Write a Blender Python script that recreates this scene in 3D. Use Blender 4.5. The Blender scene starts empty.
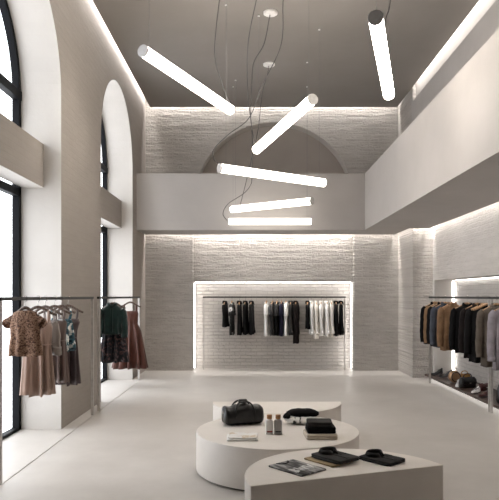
import bpy, bmesh, math, random
from mathutils import Vector, Matrix, noise
random.seed(11)
PI = math.pi
S = bpy.context.scene
COL = S.collection
EYE = 1.6
F = 620.0

def at(px, py, Y):
    return Vector(((px - 252.0) / F * Y, Y, EYE + (296.0 - py) / F * Y))

# ------------------------------------------------------------------ node helpers
def new_mat(name):
    m = bpy.data.materials.new(name); m.use_nodes = True
    nt = m.node_tree
    b = nt.nodes['Principled BSDF']
    return m, nt, b

def nd(nt, kind, **kw):
    n = nt.nodes.new(kind)
    for k, v in kw.items():
        if k in n.inputs.keys() if isinstance(k, str) else False:
            n.inputs[k].default_value = v
        else:
            setattr(n, k, v)
    return n

def inp(n, **kw):
    for k, v in kw.items():
        n.inputs[k.replace('_', ' ')].default_value = v

def ramp(nt, fac, stops):
    r = nt.nodes.new('ShaderNodeValToRGB')
    el = r.color_ramp.elements
    while len(el) < len(stops): el.new(0.5)
    for e, (p, c) in zip(el, stops):
        e.position = p; e.color = (*c, 1) if len(c) == 3 else c
    nt.links.new(fac, r.inputs['Fac'])
    return r.outputs['Color']

def mixc(nt, fac, a, b, mode='MIX'):
    m = nt.nodes.new('ShaderNodeMix'); m.data_type = 'RGBA'; m.blend_type = mode
    for sock, v in ((m.inputs[0], fac), (m.inputs[6], a), (m.inputs[7], b)):
        if isinstance(v, (int, float)): sock.default_value = v
        elif isinstance(v, tuple): sock.default_value = (*v, 1)
        else: nt.links.new(v, sock)
    return m.outputs[2]

def mth(nt, op, a, b=0.0):
    m = nt.nodes.new('ShaderNodeMath'); m.operation = op
    for sock, v in ((m.inputs[0], a), (m.inputs[1], b)):
        if isinstance(v, (int, float)): sock.default_value = v
        else: nt.links.new(v, sock)
    return m.outputs[0]

def coords(nt, scale=(1, 1, 1), world=False):
    mp = nt.nodes.new('ShaderNodeMapping'); mp.inputs['Scale'].default_value = scale
    if world:
        g = nt.nodes.new('ShaderNodeNewGeometry'); nt.links.new(g.outputs['Position'], mp.inputs['Vector'])
    else:
        t = nt.nodes.new('ShaderNodeTexCoord'); nt.links.new(t.outputs['Object'], mp.inputs['Vector'])
    return mp.outputs['Vector']

def noise_tex(nt, vec, scale, detail=4.0, rough=0.55):
    n = nt.nodes.new('ShaderNodeTexNoise')
    n.inputs['Scale'].default_value = scale; n.inputs['Detail'].default_value = detail; n.inputs['Roughness'].default_value = rough
    nt.links.new(vec, n.inputs['Vector'])
    return n.outputs['Fac']

def bump(nt, b, height, strength, dist):
    n = nt.nodes.new('ShaderNodeBump'); n.inputs['Strength'].default_value = strength; n.inputs['Distance'].default_value = dist
    nt.links.new(height, n.inputs['Height']); nt.links.new(n.outputs['Normal'], b.inputs['Normal'])

# ------------------------------------------------------------------ materials
def plaster(name, c0, c1, scale=1.2, rough=0.85, strength=0.25):
    m, nt, b = new_mat(name)
    v = coords(nt, world=True)
    f = noise_tex(nt, v, scale, 6, 0.6)
    nt.links.new(ramp(nt, f, [(0.3, c0), (0.7, c1)]), b.inputs['Base Color'])
    b.inputs['Roughness'].default_value = rough
    h = mth(nt, 'ADD', noise_tex(nt, v, 7, 5, 0.65), mth(nt, 'MULTIPLY', noise_tex(nt, v, 45, 2), 0.25))
    bump(nt, b, h, strength, 0.02)
    return m

def brick(name, axes, c0, c1, strength=0.6, rowh=0.075, bw=0.24, rough_amt=1.0, groove=0.5):
    m, nt, b = new_mat(name)
    g = nt.nodes.new('ShaderNodeNewGeometry')
    sp = nt.nodes.new('ShaderNodeSeparateXYZ'); nt.links.new(g.outputs['Position'], sp.inputs[0])
    cb = nt.nodes.new('ShaderNodeCombineXYZ')
    nt.links.new(sp.outputs[axes[0]], cb.inputs[0]); nt.links.new(sp.outputs[axes[1]], cb.inputs[1])
    # wobble so courses are hand laid
    nz = nt.nodes.new('ShaderNodeTexNoise'); nz.inputs['Scale'].default_value = 2.5
    nt.links.new(cb.outputs[0], nz.inputs['Vector'])
    va = nt.nodes.new('ShaderNodeVectorMath'); va.operation = 'SCALE'; va.inputs['Scale'].default_value = 0.03
    nt.links.new(nz.outputs['Color'], va.inputs[0])
    vb = nt.nodes.new('ShaderNodeVectorMath'); vb.operation = 'ADD'
    nt.links.new(cb.outputs[0], vb.inputs[0]); nt.links.new(va.outputs[0], vb.inputs[1])
    bt = nt.nodes.new('ShaderNodeTexBrick')
    bt.inputs['Scale'].default_value = 1.0; bt.inputs['Brick Width'].default_value = bw; bt.inputs['Row Height'].default_value = rowh
    bt.inputs['Mortar Size'].default_value = 0.007; bt.inputs['Mortar Smooth'].default_value = 0.6
    bt.inputs['Color1'].default_value = (1, 1, 1, 1); bt.inputs['Color2'].default_value = (0.75, 0.75, 0.75, 1)
    bt.inputs['Mortar'].default_value = (0, 0, 0, 1)
    nt.links.new(vb.outputs[0], bt.inputs['Vector'])
    st = nt.nodes.new('ShaderNodeMapping'); st.inputs['Scale'].default_value = (1.6, 7.5, 1)
    nt.links.new(cb.outputs[0], st.inputs['Vector'])
    streak = noise_tex(nt, st.outputs[0], 1.3, 8, 0.68)
    big = noise_tex(nt, cb.outputs[0], 0.8, 5, 0.6)
    fine = noise_tex(nt, cb.outputs[0], 22, 4, 0.6)
    nt.links.new(ramp(nt, mth(nt, 'ADD', mth(nt, 'MULTIPLY', streak, 0.5), mth(nt, 'MULTIPLY', big, 0.5)), [(0.34, c0), (0.66, c1)]), b.inputs['Base Color'])
    basec = b.inputs['Base Color'].links[0].from_socket
    nt.links.new(mixc(nt, groove * 0.12, basec, bt.outputs['Color'], 'MULTIPLY'), b.inputs['Base Color'])
    b.inputs['Roughness'].default_value = 0.8
    h = mth(nt, 'ADD', mth(nt, 'MULTIPLY', bt.outputs['Color'], groove), mth(nt, 'MULTIPLY', streak, 2.2 * rough_amt))
    h = mth(nt, 'ADD', h, mth(nt, 'MULTIPLY', fine, 0.7))
    bump(nt, b, h, strength, 0.03)
    return m

def microcement(name):
    m, nt, b = new_mat(name)
    v = coords(nt, world=True)
    f = noise_tex(nt, v, 0.7, 7, 0.62)
    f2 = noise_tex(nt, v, 3.2, 6, 0.65)
    c = mixc(nt, 0.35, ramp(nt, f, [(0.3, (0.45, 0.42, 0.387)), (0.7, (0.58, 0.55, 0.515))]),
             ramp(nt, f2, [(0.3, (0.42, 0.39, 0.358)), (0.7, (0.61, 0.58, 0.545))]))
    nt.links.new(c, b.inputs['Base Color'])
    nt.links.new(ramp(nt, f2, [(0.3, (0.42,) * 3), (0.7, (0.58,) * 3)]), b.inputs['Roughness'])
    bump(nt, b, mth(nt, 'ADD', f2, mth(nt, 'MULTIPLY', noise_tex(nt, v, 30, 3), 0.2)), 0.12, 0.02)
    return m

def simple(name, col, rough=0.5, metal=0.0, nscale=20, var=0.12, bumps=0.0, coat=0.0, sheen=0.0):
    m, nt, b = new_mat(name)
    v = coords(nt)
    f = noise_tex(nt, v, nscale, 4)
    lo = tuple(max(0, c * (1 - var)) for c in col); hi = tuple(min(1, c * (1 + var)) for c in col)
    nt.links.new(ramp(nt, f, [(0.3, lo), (0.7, hi)]), b.inputs['Base Color'])
    b.inputs['Roughness'].default_value = rough; b.inputs['Metallic'].default_value = metal
    b.inputs['Coat Weight'].default_value = coat; b.inputs['Sheen Weight'].default_value = sheen
    if bumps: bump(nt, b, f, bumps, 0.01)
    return m

def cloth(name, col, var=0.18, rough=0.9, sheen=0.0):
    m, nt, b = new_mat(name)
    v = coords(nt)
    f = noise_tex(nt, v, 9, 4)
    lo = tuple(c * (1 - var) for c in col); hi = tuple(min(1, c * (1 + var)) for c in col)
    nt.links.new(ramp(nt, f, [(0.3, lo), (0.7, hi)]), b.inputs['Base Color'])
    b.inputs['Roughness'].default_value = rough; b.inputs['Sheen Weight'].default_value = sheen; b.inputs['Specular IOR Level'].default_value = 0.15
    bump(nt, b, mth(nt, 'ADD', f, mth(nt, 'MULTIPLY', noise_tex(nt, v, 180, 2), 0.3)), 0.3, 0.006)
    return m

def satin(name, col, stripes=None):
    m, nt, b = new_mat(name)
    v = coords(nt, (14, 14, 0.8))
    f = noise_tex(nt, v, 1.5, 4)
    lo = tuple(c * 0.78 for c in col); hi = tuple(min(1, c * 1.2) for c in col)
    nt.links.new(ramp(nt, f, [(0.3, lo), (0.7, hi)]), b.inputs['Base Color'])
    b.inputs['Roughness'].default_value = 0.42
    b.inputs['Specular IOR Level'].default_value = 0.4
    bump(nt, b, f, 0.8, 0.02)
    return m

def patterned(name, stops, scale, kind='voronoi', rough=0.8, stretch=(1, 1, 1)):
    m, nt, b = new_mat(name)
    v = coords(nt, stretch)
    if kind == 'voronoi':
        t = nt.nodes.new('ShaderNodeTexVoronoi'); t.inputs['Scale'].default_value = scale
        n = noise_tex(nt, v, scale * 0.5, 3)
        nt.links.new(v, t.inputs['Vector'])
        f = mth(nt, 'ADD', mth(nt, 'MULTIPLY', t.outputs['Distance'], 0.7), mth(nt, 'MULTIPLY', n, 0.45))
    elif kind == 'wave':
        t = nt.nodes.new('ShaderNodeTexWave'); t.inputs['Scale'].default_value = scale; t.inputs['Distortion'].default_value = 3.5
        t.inputs['Detail'].default_value = 2; t.inputs['Detail Scale'].default_value = 1.5
        nt.links.new(v, t.inputs['Vector']); f = t.outputs['Fac']
    else:
        f = noise_tex(nt, v, scale, 3, 0.6)
    c = ramp(nt, f, stops)
    nt.links.new(c, b.inputs['Base Color']); b.inputs['Roughness'].default_value = rough
    bump(nt, b, f, 0.25, 0.004)
    return m

def emission(name, col, strength):
    m = bpy.data.materials.new(name); m.use_nodes = True
    nt = m.node_tree; nt.nodes.clear()
    e = nt.nodes.new('ShaderNodeEmission'); e.inputs['Color'].default_value = (*col, 1); e.inputs['Strength'].default_value = strength
    o = nt.nodes.new('ShaderNodeOutputMaterial'); nt.links.new(e.outputs[0], o.inputs['Surface'])
    return m

def glass(name):
    m = bpy.data.materials.new(name); m.use_nodes = True
    nt = m.node_tree; nt.nodes.clear()
    t = nt.nodes.new('ShaderNodeBsdfTransparent'); t.inputs['Color'].default_value = (0.97, 0.985, 0.98, 1)
    g = nt.nodes.new('ShaderNodeBsdfGlossy'); g.inputs['Roughness'].default_value = 0.02
    fr = nt.nodes.new('ShaderNodeFresnel'); fr.inputs['IOR'].default_value = 1.45
    mx = nt.nodes.new('ShaderNodeMixShader'); o = nt.nodes.new('ShaderNodeOutputMaterial')
    nt.links.new(mth(nt, 'MULTIPLY', fr.outputs[0], 0.25), mx.inputs[0])
    nt.links.new(t.outputs[0], mx.inputs[1]); nt.links.new(g.outputs[0], mx.inputs[2]); nt.links.new(mx.outputs[0], o.inputs['Surface'])
    return m

M = {}
M['floor'] = microcement('microcement')
M['plaster'] = plaster('smooth_plaster', (0.53, 0.50, 0.465), (0.59, 0.56, 0.525))
M['parapet'] = plaster('parapet_plaster', (0.40, 0.372, 0.348), (0.44, 0.412, 0.388), strength=0.1)
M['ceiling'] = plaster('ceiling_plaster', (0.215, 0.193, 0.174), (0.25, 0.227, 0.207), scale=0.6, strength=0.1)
M['front'] = plaster('front_plaster', (0.13, 0.115, 0.10), (0.17, 0.15, 0.135))
M['recess'] = plaster('recess_plaster', (0.38, 0.34, 0.305), (0.42, 0.38, 0.345), strength=0.1)
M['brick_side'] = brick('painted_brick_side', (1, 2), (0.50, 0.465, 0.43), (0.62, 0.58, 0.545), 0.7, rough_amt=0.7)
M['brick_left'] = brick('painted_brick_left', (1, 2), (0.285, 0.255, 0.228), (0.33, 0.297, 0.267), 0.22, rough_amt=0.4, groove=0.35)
M['brick_back'] = brick('painted_brick_back', (0, 2), (0.39, 0.36, 0.328), (0.56, 0.525, 0.488), 1.0, rough_amt=1.2)
M['brick_niche'] = brick('niche_brick_back', (0, 2), (0.50, 0.465, 0.43), (0.60, 0.565, 0.53), 0.9, rough_amt=0.4, groove=1.6)
M['brick_niche_side'] = brick('niche_brick_side', (1, 2), (0.50, 0.465, 0.43), (0.60, 0.565, 0.53), 0.8, rough_amt=0.4, groove=1.3)
M['frame'] = simple('black_window_metal', (0.004, 0.0042, 0.0055), 0.6, 0.0)
M['frame'].node_tree.nodes['Principled BSDF'].inputs['Specular IOR Level'].default_value = 0.12
M['rail'] = simple('dark_rail_metal', (0.012, 0.011, 0.0105), 0.5, 0.0)
M['steel'] = simple('brushed_steel', (0.50, 0.475, 0.45), 0.42, 0.6)
M['wire'] = simple('steel_wire', (0.20, 0.195, 0.19), 0.5, 0.0)
M['cord'] = simple('grey_cord', (0.07, 0.066, 0.063), 0.6)
M['cap'] = simple('grey_cap', (0.55, 0.53, 0.51), 0.5, 0.0)
M['rose'] = simple('white_rose', (0.75, 0.73, 0.71), 0.5)
M['tube'] = emission('tube_glow', (1.0, 0.92, 0.83), 20.0)
M['tube_dim'] = emission('dim_tube_glow', (1.0, 0.92, 0.83), 5.0)
M['led'] = emission('led_glow', (1.0, 0.96, 0.925), 8.5)
M['led_thin'] = emission('thin_led_glow', (1.0, 0.96, 0.925), 7.0)
M['led_low'] = emission('shelf_led_glow', (1.0, 0.96, 0.925), 1.8)
M['table'] = plaster('table_cement', (0.70, 0.652, 0.598), (0.78, 0.733, 0.68), scale=2.0, rough=0.6, strength=0.08)
M['plinth'] = simple('plinth_shadow_gap', (0.06, 0.055, 0.05), 0.8)
M['wood_dark'] = patterned('dark_walnut', [(0.2, (0.03, 0.018, 0.013)), (0.8, (0.075, 0.045, 0.033))], 3, 'wave', 0.4, (6, 1, 6))
M['wood'] = patterned('hanger_wood', [(0.2, (0.34, 0.19, 0.09)), (0.8, (0.48, 0.29, 0.15))], 12, 'wave', 0.45)
M['wood_brown'] = patterned('brown_hanger_wood', [(0.2, (0.06, 0.036, 0.025)), (0.8, (0.10, 0.064, 0.045))], 12, 'wave', 0.45)
M['hook'] = simple('hook_chrome', (0.6, 0.58, 0.55), 0.25, 1.0)
M['glass'] = glass('window_glass')
M['leather'] = simple('black_leather', (0.006, 0.0053, 0.005), 0.30, 0, 30, 0.35, 0.5)
M['leather_strap'] = simple('black_leather_strap', (0.006, 0.0055, 0.0055), 0.45, 0, 40, 0.3, 0.3)
M['copper'] = simple('copper_cap', (0.40, 0.22, 0.11), 0.3, 0.9)
M['black'] = cloth('black_cloth', (0.0045, 0.0043, 0.0046))
M['black2'] = cloth('soft_black_cloth', (0.008, 0.0074, 0.0074))
M['charcoal'] = cloth('charcoal_cloth', (0.042, 0.040, 0.038))
M['brownblack'] = cloth('brown_black_cloth', (0.013, 0.0095, 0.009))
M['tan'] = cloth('tan_cloth', (0.22, 0.13, 0.07))
M['caramel'] = cloth('caramel_cloth', (0.20, 0.118, 0.066))
M['denim'] = cloth('blue_grey_cloth', (0.062, 0.068, 0.084))
M['taupe'] = cloth('taupe_cloth', (0.105, 0.085, 0.068))
M['lilac'] = cloth('lilac_cloth', (0.25, 0.225, 0.245))
M['navy'] = cloth('navy_cloth', (0.018, 0.017, 0.034))
M['white'] = cloth('white_cloth', (0.86, 0.845, 0.82), 0.03)
M['ivory'] = cloth('ivory_cloth', (0.80, 0.765, 0.71), 0.04)
M['cream'] = cloth('cream_cloth', (0.58, 0.51, 0.42), 0.08)
M['greyc'] = cloth('grey_cloth', (0.20, 0.195, 0.19))
M['khaki'] = cloth('khaki_cloth', (0.33, 0.25, 0.15))
M['lace'] = patterned('brown_lace', [(0.30, (0.035, 0.016, 0.010)), (0.42, (0.17, 0.08, 0.042)), (0.52, (0.34, 0.22, 0.15)), (0.60, (0.14, 0.064, 0.034)), (0.8, (0.045, 0.02, 0.012))], 60, 'voronoi')
M['champagne'] = satin('champagne_satin', (0.36, 0.25, 0.20))
M['grey_satin'] = satin('grey_satin', (0.24, 0.205, 0.18))
M['mauve'] = satin('mauve_satin', (0.062, 0.042, 0.041))
M['mauve_light'] = satin('taupe_satin', (0.13, 0.09, 0.078))
M['teal_print'] = patterned('teal_white_print', [(0.36, (0.7, 0.68, 0.64)), (0.44, (0.6, 0.6, 0.58)), (0.47, (0.02, 0.10, 0.13)), (0.62, (0.02, 0.03, 0.04))], 14, 'noise')
M['velvet'] = cloth('green_velvet', (0.005, 0.020, 0.018), 0.4, 0.6, 0.35)
M['floral'] = patterned('dark_floral', [(0.42, (0.012, 0.012, 0.016)), (0.55, (0.02, 0.018, 0.024)), (0.60, (0.16, 0.07, 0.06)), (0.66, (0.09, 0.10, 0.12)), (0.72, (0.02, 0.02, 0.026))], 20, 'noise')
M['copper_satin'] = satin('copper_brown_satin', (0.085, 0.030, 0.020))
M['stripe_dark'] = patterned('dark_stripe', [(0.6, (0.010, 0.009, 0.010)), (0.85, (0.07, 0.065, 0.065))], 9, 'wave', 0.85)
M['white_print'] = patterned('white_on_black_print', [(0.58, (0.006, 0.006, 0.006)), (0.62, (0.7, 0.69, 0.67)), (0.8, (0.8, 0.79, 0.77))], 7, 'noise')
M['marks'] = simple('print_ink', (0.72, 0.71, 0.69), 0.8)
M['zigzag'] = patterned('zigzag_knit', [(0.42, (0.012, 0.011, 0.012)), (0.46, (0.8, 0.78, 0.75))], 11, 'noise', 0.9, (1.8, 1, 0.8))
M['tee_grey'] = patterned('washed_grey_print', [(0.40, (0.022, 0.021, 0.02)), (0.50, (0.10, 0.095, 0.09)), (0.60, (0.34, 0.33, 0.32)), (0.8, (0.5, 0.49, 0.47))], 9, 'noise', 0.85, (1.6, 0.5, 1))
M['bottle_white'] = simple('white_bottle', (0.82, 0.81, 0.79), 0.3, var=0.02)
M['bottle_grey'] = simple('grey_bottle', (0.40, 0.385, 0.37), 0.35, var=0.03)
M['red_ink'] = simple('red_ink', (0.32, 0.035, 0.03), 0.6)
M['black_ink'] = simple('black_ink', (0.02, 0.02, 0.02), 0.6)
M['amber'] = simple('amber_leather', (0.38, 0.19, 0.05), 0.35, 0, 30, 0.2, 0.2)
M['copper_leather'] = simple('copper_leather', (0.42, 0.25, 0.14), 0.28, 0.6)
M['silver'] = simple('silver_leather', (0.62, 0.60, 0.60), 0.3, 0.5)
M['white_leather'] = simple('white_leather', (0.74, 0.72, 0.71), 0.45)
M['oxblood'] = simple('oxblood_leather', (0.07, 0.022, 0.02), 0.35)
M['sole'] = simple('rubber_sole', (0.05, 0.045, 0.045), 0.7)
M['sole_white'] = simple('white_sole', (0.68, 0.66, 0.64), 0.7)
M['tissue'] = patterned('white_tan_print', [(0.52, (0.80, 0.78, 0.75)), (0.62, (0.62, 0.50, 0.36)), (0.70, (0.80, 0.78, 0.75))], 8, 'noise')

# ------------------------------------------------------------------ mesh helpers
def BM(): return bmesh.new()

def link(name, bm, mat, parent=None, smooth=False, solid=0.0, bev=0.0, loc=None, sub=0):
    bmesh.ops.recalc_face_normals(bm, faces=bm.faces[:])
    me = bpy.data.meshes.new(name); bm.to_mesh(me); bm.free()
    o = bpy.data.objects.new(name, me); COL.objects.link(o)
    me.materials.append(M[mat] if isinstance(mat, str) else mat)
    if smooth:
        for p in me.polygons: p.use_smooth = True
    if parent: o.parent = parent
    if loc is not None: o.location = loc
    if solid:
        md = o.modifiers.new('thickness', 'SOLIDIFY'); md.thickness = solid; md.offset = -1
    if bev:
        md = o.modifiers.new('edge', 'BEVEL'); md.width = bev; md.segments = 2; md.limit_method = 'ANGLE'
    if sub:
        md = o.modifiers.new('soft', 'SUBSURF'); md.levels = sub; md.render_levels = sub
    return o

def thing(name, label, cat, loc=(0, 0, 0), rz=0.0, group=None):
    o = bpy.data.objects.new(name, None); COL.objects.link(o)
    o.location = loc; o.rotation_euler = (0, 0, rz); o.empty_display_size = 0.1
    o['label'] = label; o['category'] = cat
    if group: o['group'] = group
    return o

def tag(o, label, cat, group=None):
    o['label'] = label; o['category'] = cat
    if group: o['group'] = group
    return o

def struct(o):
    o['kind'] = 'structure'; return o

def box(bm, x0, x1, y0, y1, z0, z1):
    v = [bm.verts.new(p) for p in ((x0, y0, z0), (x1, y0, z0), (x1, y1, z0), (x0, y1, z0), (x0, y0, z1), (x1, y0, z1), (x1, y1, z1), (x0, y1, z1))]
    for f in ((3, 2, 1, 0), (4, 5, 6, 7), (0, 1, 5, 4), (1, 2, 6, 5), (2, 3, 7, 6), (3, 0, 4, 7)):
        bm.faces.new([v[i] for i in f])
    return bm

def boxes(*bs):
    bm = BM()
    for b in bs: box(bm, *b)
    return bm

def prism(bm, pts, fn0, fn1):
    a = [bm.verts.new(fn0(p)) for p in pts]; b = [bm.verts.new(fn1(p)) for p in pts]
    bm.faces.new(a[::-1]); bm.faces.new(b)
    n = len(pts)
    for i in range(n): bm.faces.new((a[i], a[(i + 1) % n], b[(i + 1) % n], b[i]))
    return bm

def loft(bm, rings, closed=True, cap0=True, cap1=True):
    R = [[bm.verts.new(p) for p in r] for r in rings]
    n = len(R[0])
    for a, b in zip(R, R[1:]):
        for i in range(n if closed else n - 1):
            bm.faces.new((a[i], a[(i + 1) % n], b[(i + 1) % n], b[i]))
    if cap0: bm.faces.new(R[0][::-1])
    if cap1: bm.faces.new(R[-1])
    return bm

def spline(pts, n=6):
    P = [Vector(p) for p in pts]
    if len(P) < 3: return P
    out = []
    for i in range(len(P) - 1):
        p0 = P[i - 1] if i else P[0] * 2 - P[1]
        p1, p2 = P[i], P[i + 1]
        p3 = P[i + 2] if i + 2 < len(P) else P[-1] * 2 - P[-2]
        for k in range(n):
            t = k / n
            out.append(0.5 * ((2 * p1) + (p2 - p0) * t + (2 * p0 - 5 * p1 + 4 * p2 - p3) * t * t + (3 * p1 - p0 - 3 * p2 + p3) * t ** 3))
    out.append(P[-1]); return out

def tube(bm, path, r, n=8, flat=1.0, flat_axis=None):
    path = [Vector(p) for p in path]
    rings = []
    ref = None
    for i, p in enumerate(path):
        d = (path[min(i + 1, len(path) - 1)] - path[max(i - 1, 0)])
        d = d.normalized() if d.length > 1e-9 else Vector((0, 0, 1))
        if ref is None:
            ref = Vector((0, 1, 0)) if abs(d.y) < 0.9 else Vector((1, 0, 0))
        u = (ref - d * ref.dot(d)).normalized(); w = d.cross(u); ref = u
        rr = r[i] if isinstance(r, (list, tuple)) else r
        rings.append([p + u * (math.cos(2 * PI * k / n) * rr * flat) + w * (math.sin(2 * PI * k / n) * rr) for k in range(n)])
    return loft(bm, rings)

def sellipse(a, b, t, e=2.0):
    c, s = math.cos(t), math.sin(t)
    return (a * math.copysign(abs(c) ** (2 / e), c), b * math.copysign(abs(s) ** (2 / e), s))

# ================================================================== THE ROOM
WL, WLO = -2.29, -2.77          # left wall inner face, window plane
YB = 13.35                      # back wall
YF = -2.2                       # wall behind the camera
ZC = 5.62                       # ceiling panel
ZT = 5.92                       # slab above the coves
RX = 3.53                       # right wall, lower
RU = 3.20                       # right wall, upper
ZS = 2.91                       # mezzanine soffit
struct(link('floor', boxes((-2.87, 4.05, YF, 14.05, -0.12, 0.0)), 'floor'))

ARCHES = [10.64, 6.20]
AR = 1.24; ZSP = 4.0
def arc(c, z, r, n=28, a0=PI, a1=0.0):
    return [(c + r * math.cos(a0 + (a1 - a0) * i / n), z + r * math.sin(a0 + (a1 - a0) * i / n)) for i in range(n + 1)]
out = [(YF, 0.0)]
for c in sorted(ARCHES):
    out += [(c - AR, 0.0)] + arc(c, ZSP, AR) + [(c + AR, 0.0)]
out += [(14.05, 0.0), (14.05, ZT), (YF, ZT)]
bm = BM(); prism(bm, out, lambda p: (WL, p[0], p[1]), lambda p: (WLO - 0.10, p[0], p[1]))
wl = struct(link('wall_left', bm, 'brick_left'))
# reveals of the arches are smooth plaster
wl.data.materials.append(M['plaster'])
for p in wl.data.polygons:
    if abs(p.normal.x) < 0.5: p.material_index = 1

# windows
for k, c in enumerate(ARCHES):
    w = bpy.data.objects.new('window_%d' % (k + 1), None); COL.objects.link(w); w['kind'] = 'structure'
    bm = BM(); x0, x1 = WLO - 0.08, WLO; fw = 0.075
    for s in (-1, 1):
        y = c + s * AR
        box(bm, x0, x1, min(y, y - s * fw), max(y, y - s * fw), 0.0, ZSP)
    box(bm, x0, x1 - 0.01, c - 0.03, c + 0.03, 0.03, 2.80)
    box(bm, x0, x1, c - AR, c + AR, 0.0, 0.035)
    box(bm, x0, x1 + 0.01, c - AR, c + AR, ZSP - 0.06, ZSP + 0.05)
    box(bm, x0, x1, c - AR, c + AR, 2.79, 2.88)
    o1 = arc(c, ZSP, AR + 0.01, 32); i1 = arc(c, ZSP, AR - fw, 32)
    for a, b, d, e in zip(o1, o1[1:], i1, i1[1:]):
        prism(bm, [a, b, e, d], lambda p: (x0, p[0], p[1]), lambda p: (x1, p[0], p[1]))
    link('window_frame', bm, 'frame', w)
    bm = BM(); pts = [(c - AR, 0.02)] + arc(c, ZSP, AR, 28) + [(c + AR, 0.02)]
    prism(bm, pts, lambda p: (WLO - 0.036, p[0], p[1]), lambda p: (WLO - 0.044, p[0], p[1]))
    link('window_pane', bm, 'glass', w)
    # the plastered beam that crosses the window
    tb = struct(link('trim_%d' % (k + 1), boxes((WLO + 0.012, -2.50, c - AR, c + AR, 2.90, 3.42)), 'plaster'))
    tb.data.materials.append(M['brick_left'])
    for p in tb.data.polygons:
        if p.normal.x > 0.5: p.material_index = 1       # shade on the room face painted in, using the darker wall brick

# ceiling: lowered panel with a cove all round, slab above
struct(link('ceiling', boxes((-2.17, 3.09, YF, 13.2, ZC, ZC + 0.06)), 'ceiling'))
struct(link('ceiling_slab', boxes((-2.83, 4.05, YF, 14.05, ZT, ZT + 0.1)), 'ceiling'))

# back wall: upper part with blind arch
ca, za, ra = 0.474, 3.62, 1.72
pts = [(WL, 3.25), (ca - ra, 3.25)] + arc(ca, za, ra, 40) + [(ca + ra, 3.25), (RU, 3.25), (RU, ZT), (WL, ZT)]
bm = BM(); prism(bm, pts, lambda p: (p[0], YB, p[1]), lambda p: (p[0], YB + 0.34, p[1]))
wb = struct(link('wall_back_upper', bm, 'brick_back'))
wb.data.materials.append(M['plaster'])
for p in wb.data.polygons:
    if abs(p.normal.y) < 0.5: p.material_index = 1
struct(link('wall_back_recess', boxes((WL, RU, YB + 0.34, 14.05, 3.25, ZT)), 'recess'))
# lower part: two piers, a panel over the niche, the niche
NX0, NX1, NZ = -1.27, 2.19, 1.905
struct(link('wall_back', boxes((WL, NX0, YB - 0.05, 14.05, 0, 3.25), (NX1, 3.55, YB - 0.05, 14.05, 0, 3.25),
                               (NX0, NX1, YB + 0.07, 14.05, NZ, 3.25)), 'brick_back'))
struct(link('wall_back_niche', boxes((NX0, NX1, 13.78, 14.05, 0, NZ)), 'brick_niche'))

# right wall
struct(link('wall_right_pier', boxes((3.14, 4.05, 12.1, YB - 0.05, 0, ZT)), 'brick_back'))
bm = boxes((RX, 4.05, YF, 12.1, NZ, ZS + 0.4))
struct(link('wall_right', bm, 'brick_side'))
struct(link('wall_right_niche', boxes((3.94, 4.05, YF, 12.0, 0, NZ)), 'brick_niche_side'))
struct(link('wall_right_niche_end', boxes((RX, 4.05, 12.0, 12.1, 0, NZ)), 'plaster'))
struct(link('wall_right_upper', boxes((RU, 4.05, YF, 12.1, ZS + 0.4, ZT)), 'plaster'))
struct(link('wall_right_panel', boxes((3.11, RU, YF, 12.1, ZS + 0.4, 5.37)), 'parapet'))
struct(link('wall_front', boxes((-2.83, 4.05, YF - 0.15, YF, 0, ZT)), 'front'))

# mezzanine: parapet and slab, with a light gap towards the walls
YP, XP = 12.3, 2.24
bm = boxes((WL, XP, YP, YP + 0.16, ZS, 4.03), (XP, XP + 0.16, YF, YP + 0.16, ZS, 4.03),
           (WL, XP, YP + 0.16, 13.19, ZS, ZS + 0.14), (XP + 0.16, 3.43, YF, 12.0, ZS, ZS + 0.14), (XP, XP + 0.16, YP + 0.16, 13.19, ZS, ZS + 0.14), (XP + 0.16, 3.05, 12.0, 13.19, ZS, ZS + 0.14),
           (WL, RX, YP + 0.16, YB + 0.1, ZS + 0.34, ZS + 0.4), (XP + 0.16, RX, YF, YP + 0.16, ZS + 0.34, ZS + 0.4))
mz = struct(link('wall_mezzanine', bm, 'parapet'))

# ------------------------------------------------------------------ light strips one can see
def strip(label, b, mat='led'):
    o = link('light_strip', boxes(b), mat, bev=0.004)
    return tag(o, label, 'light strip', None)
strip('upright light strip down the left edge of the back niche', (NX0 + 0.001, NX0 + 0.014, 13.60, 13.68, 0.02, NZ - 0.02))
strip('upright light strip down the right edge of the back niche', (NX1 - 0.014, NX1 - 0.001, 13.60, 13.68, 0.02, NZ - 0.02))
strip('level light strip along the top of the back niche', (NX0 + 0.02, NX1 - 0.02, 13.62, 13.68, NZ - 0.014, NZ - 0.001))
strip('upright light strip in the far corner of the jacket niche on the right', (3.875, 3.915, 11.985, 11.999, 0.10, NZ - 0.02), 'led_thin')
strip('level light strip under the top edge of the jacket niche on the right', (3.90, 3.935, -1.0, 11.9, NZ - 0.003, NZ + 0.0), 'led_thin')
strip('low light strip glowing under the dark wood shoe shelf', (3.40, 3.44, 2.0, 11.9, 0.03, 0.055), 'led_low')

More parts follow.
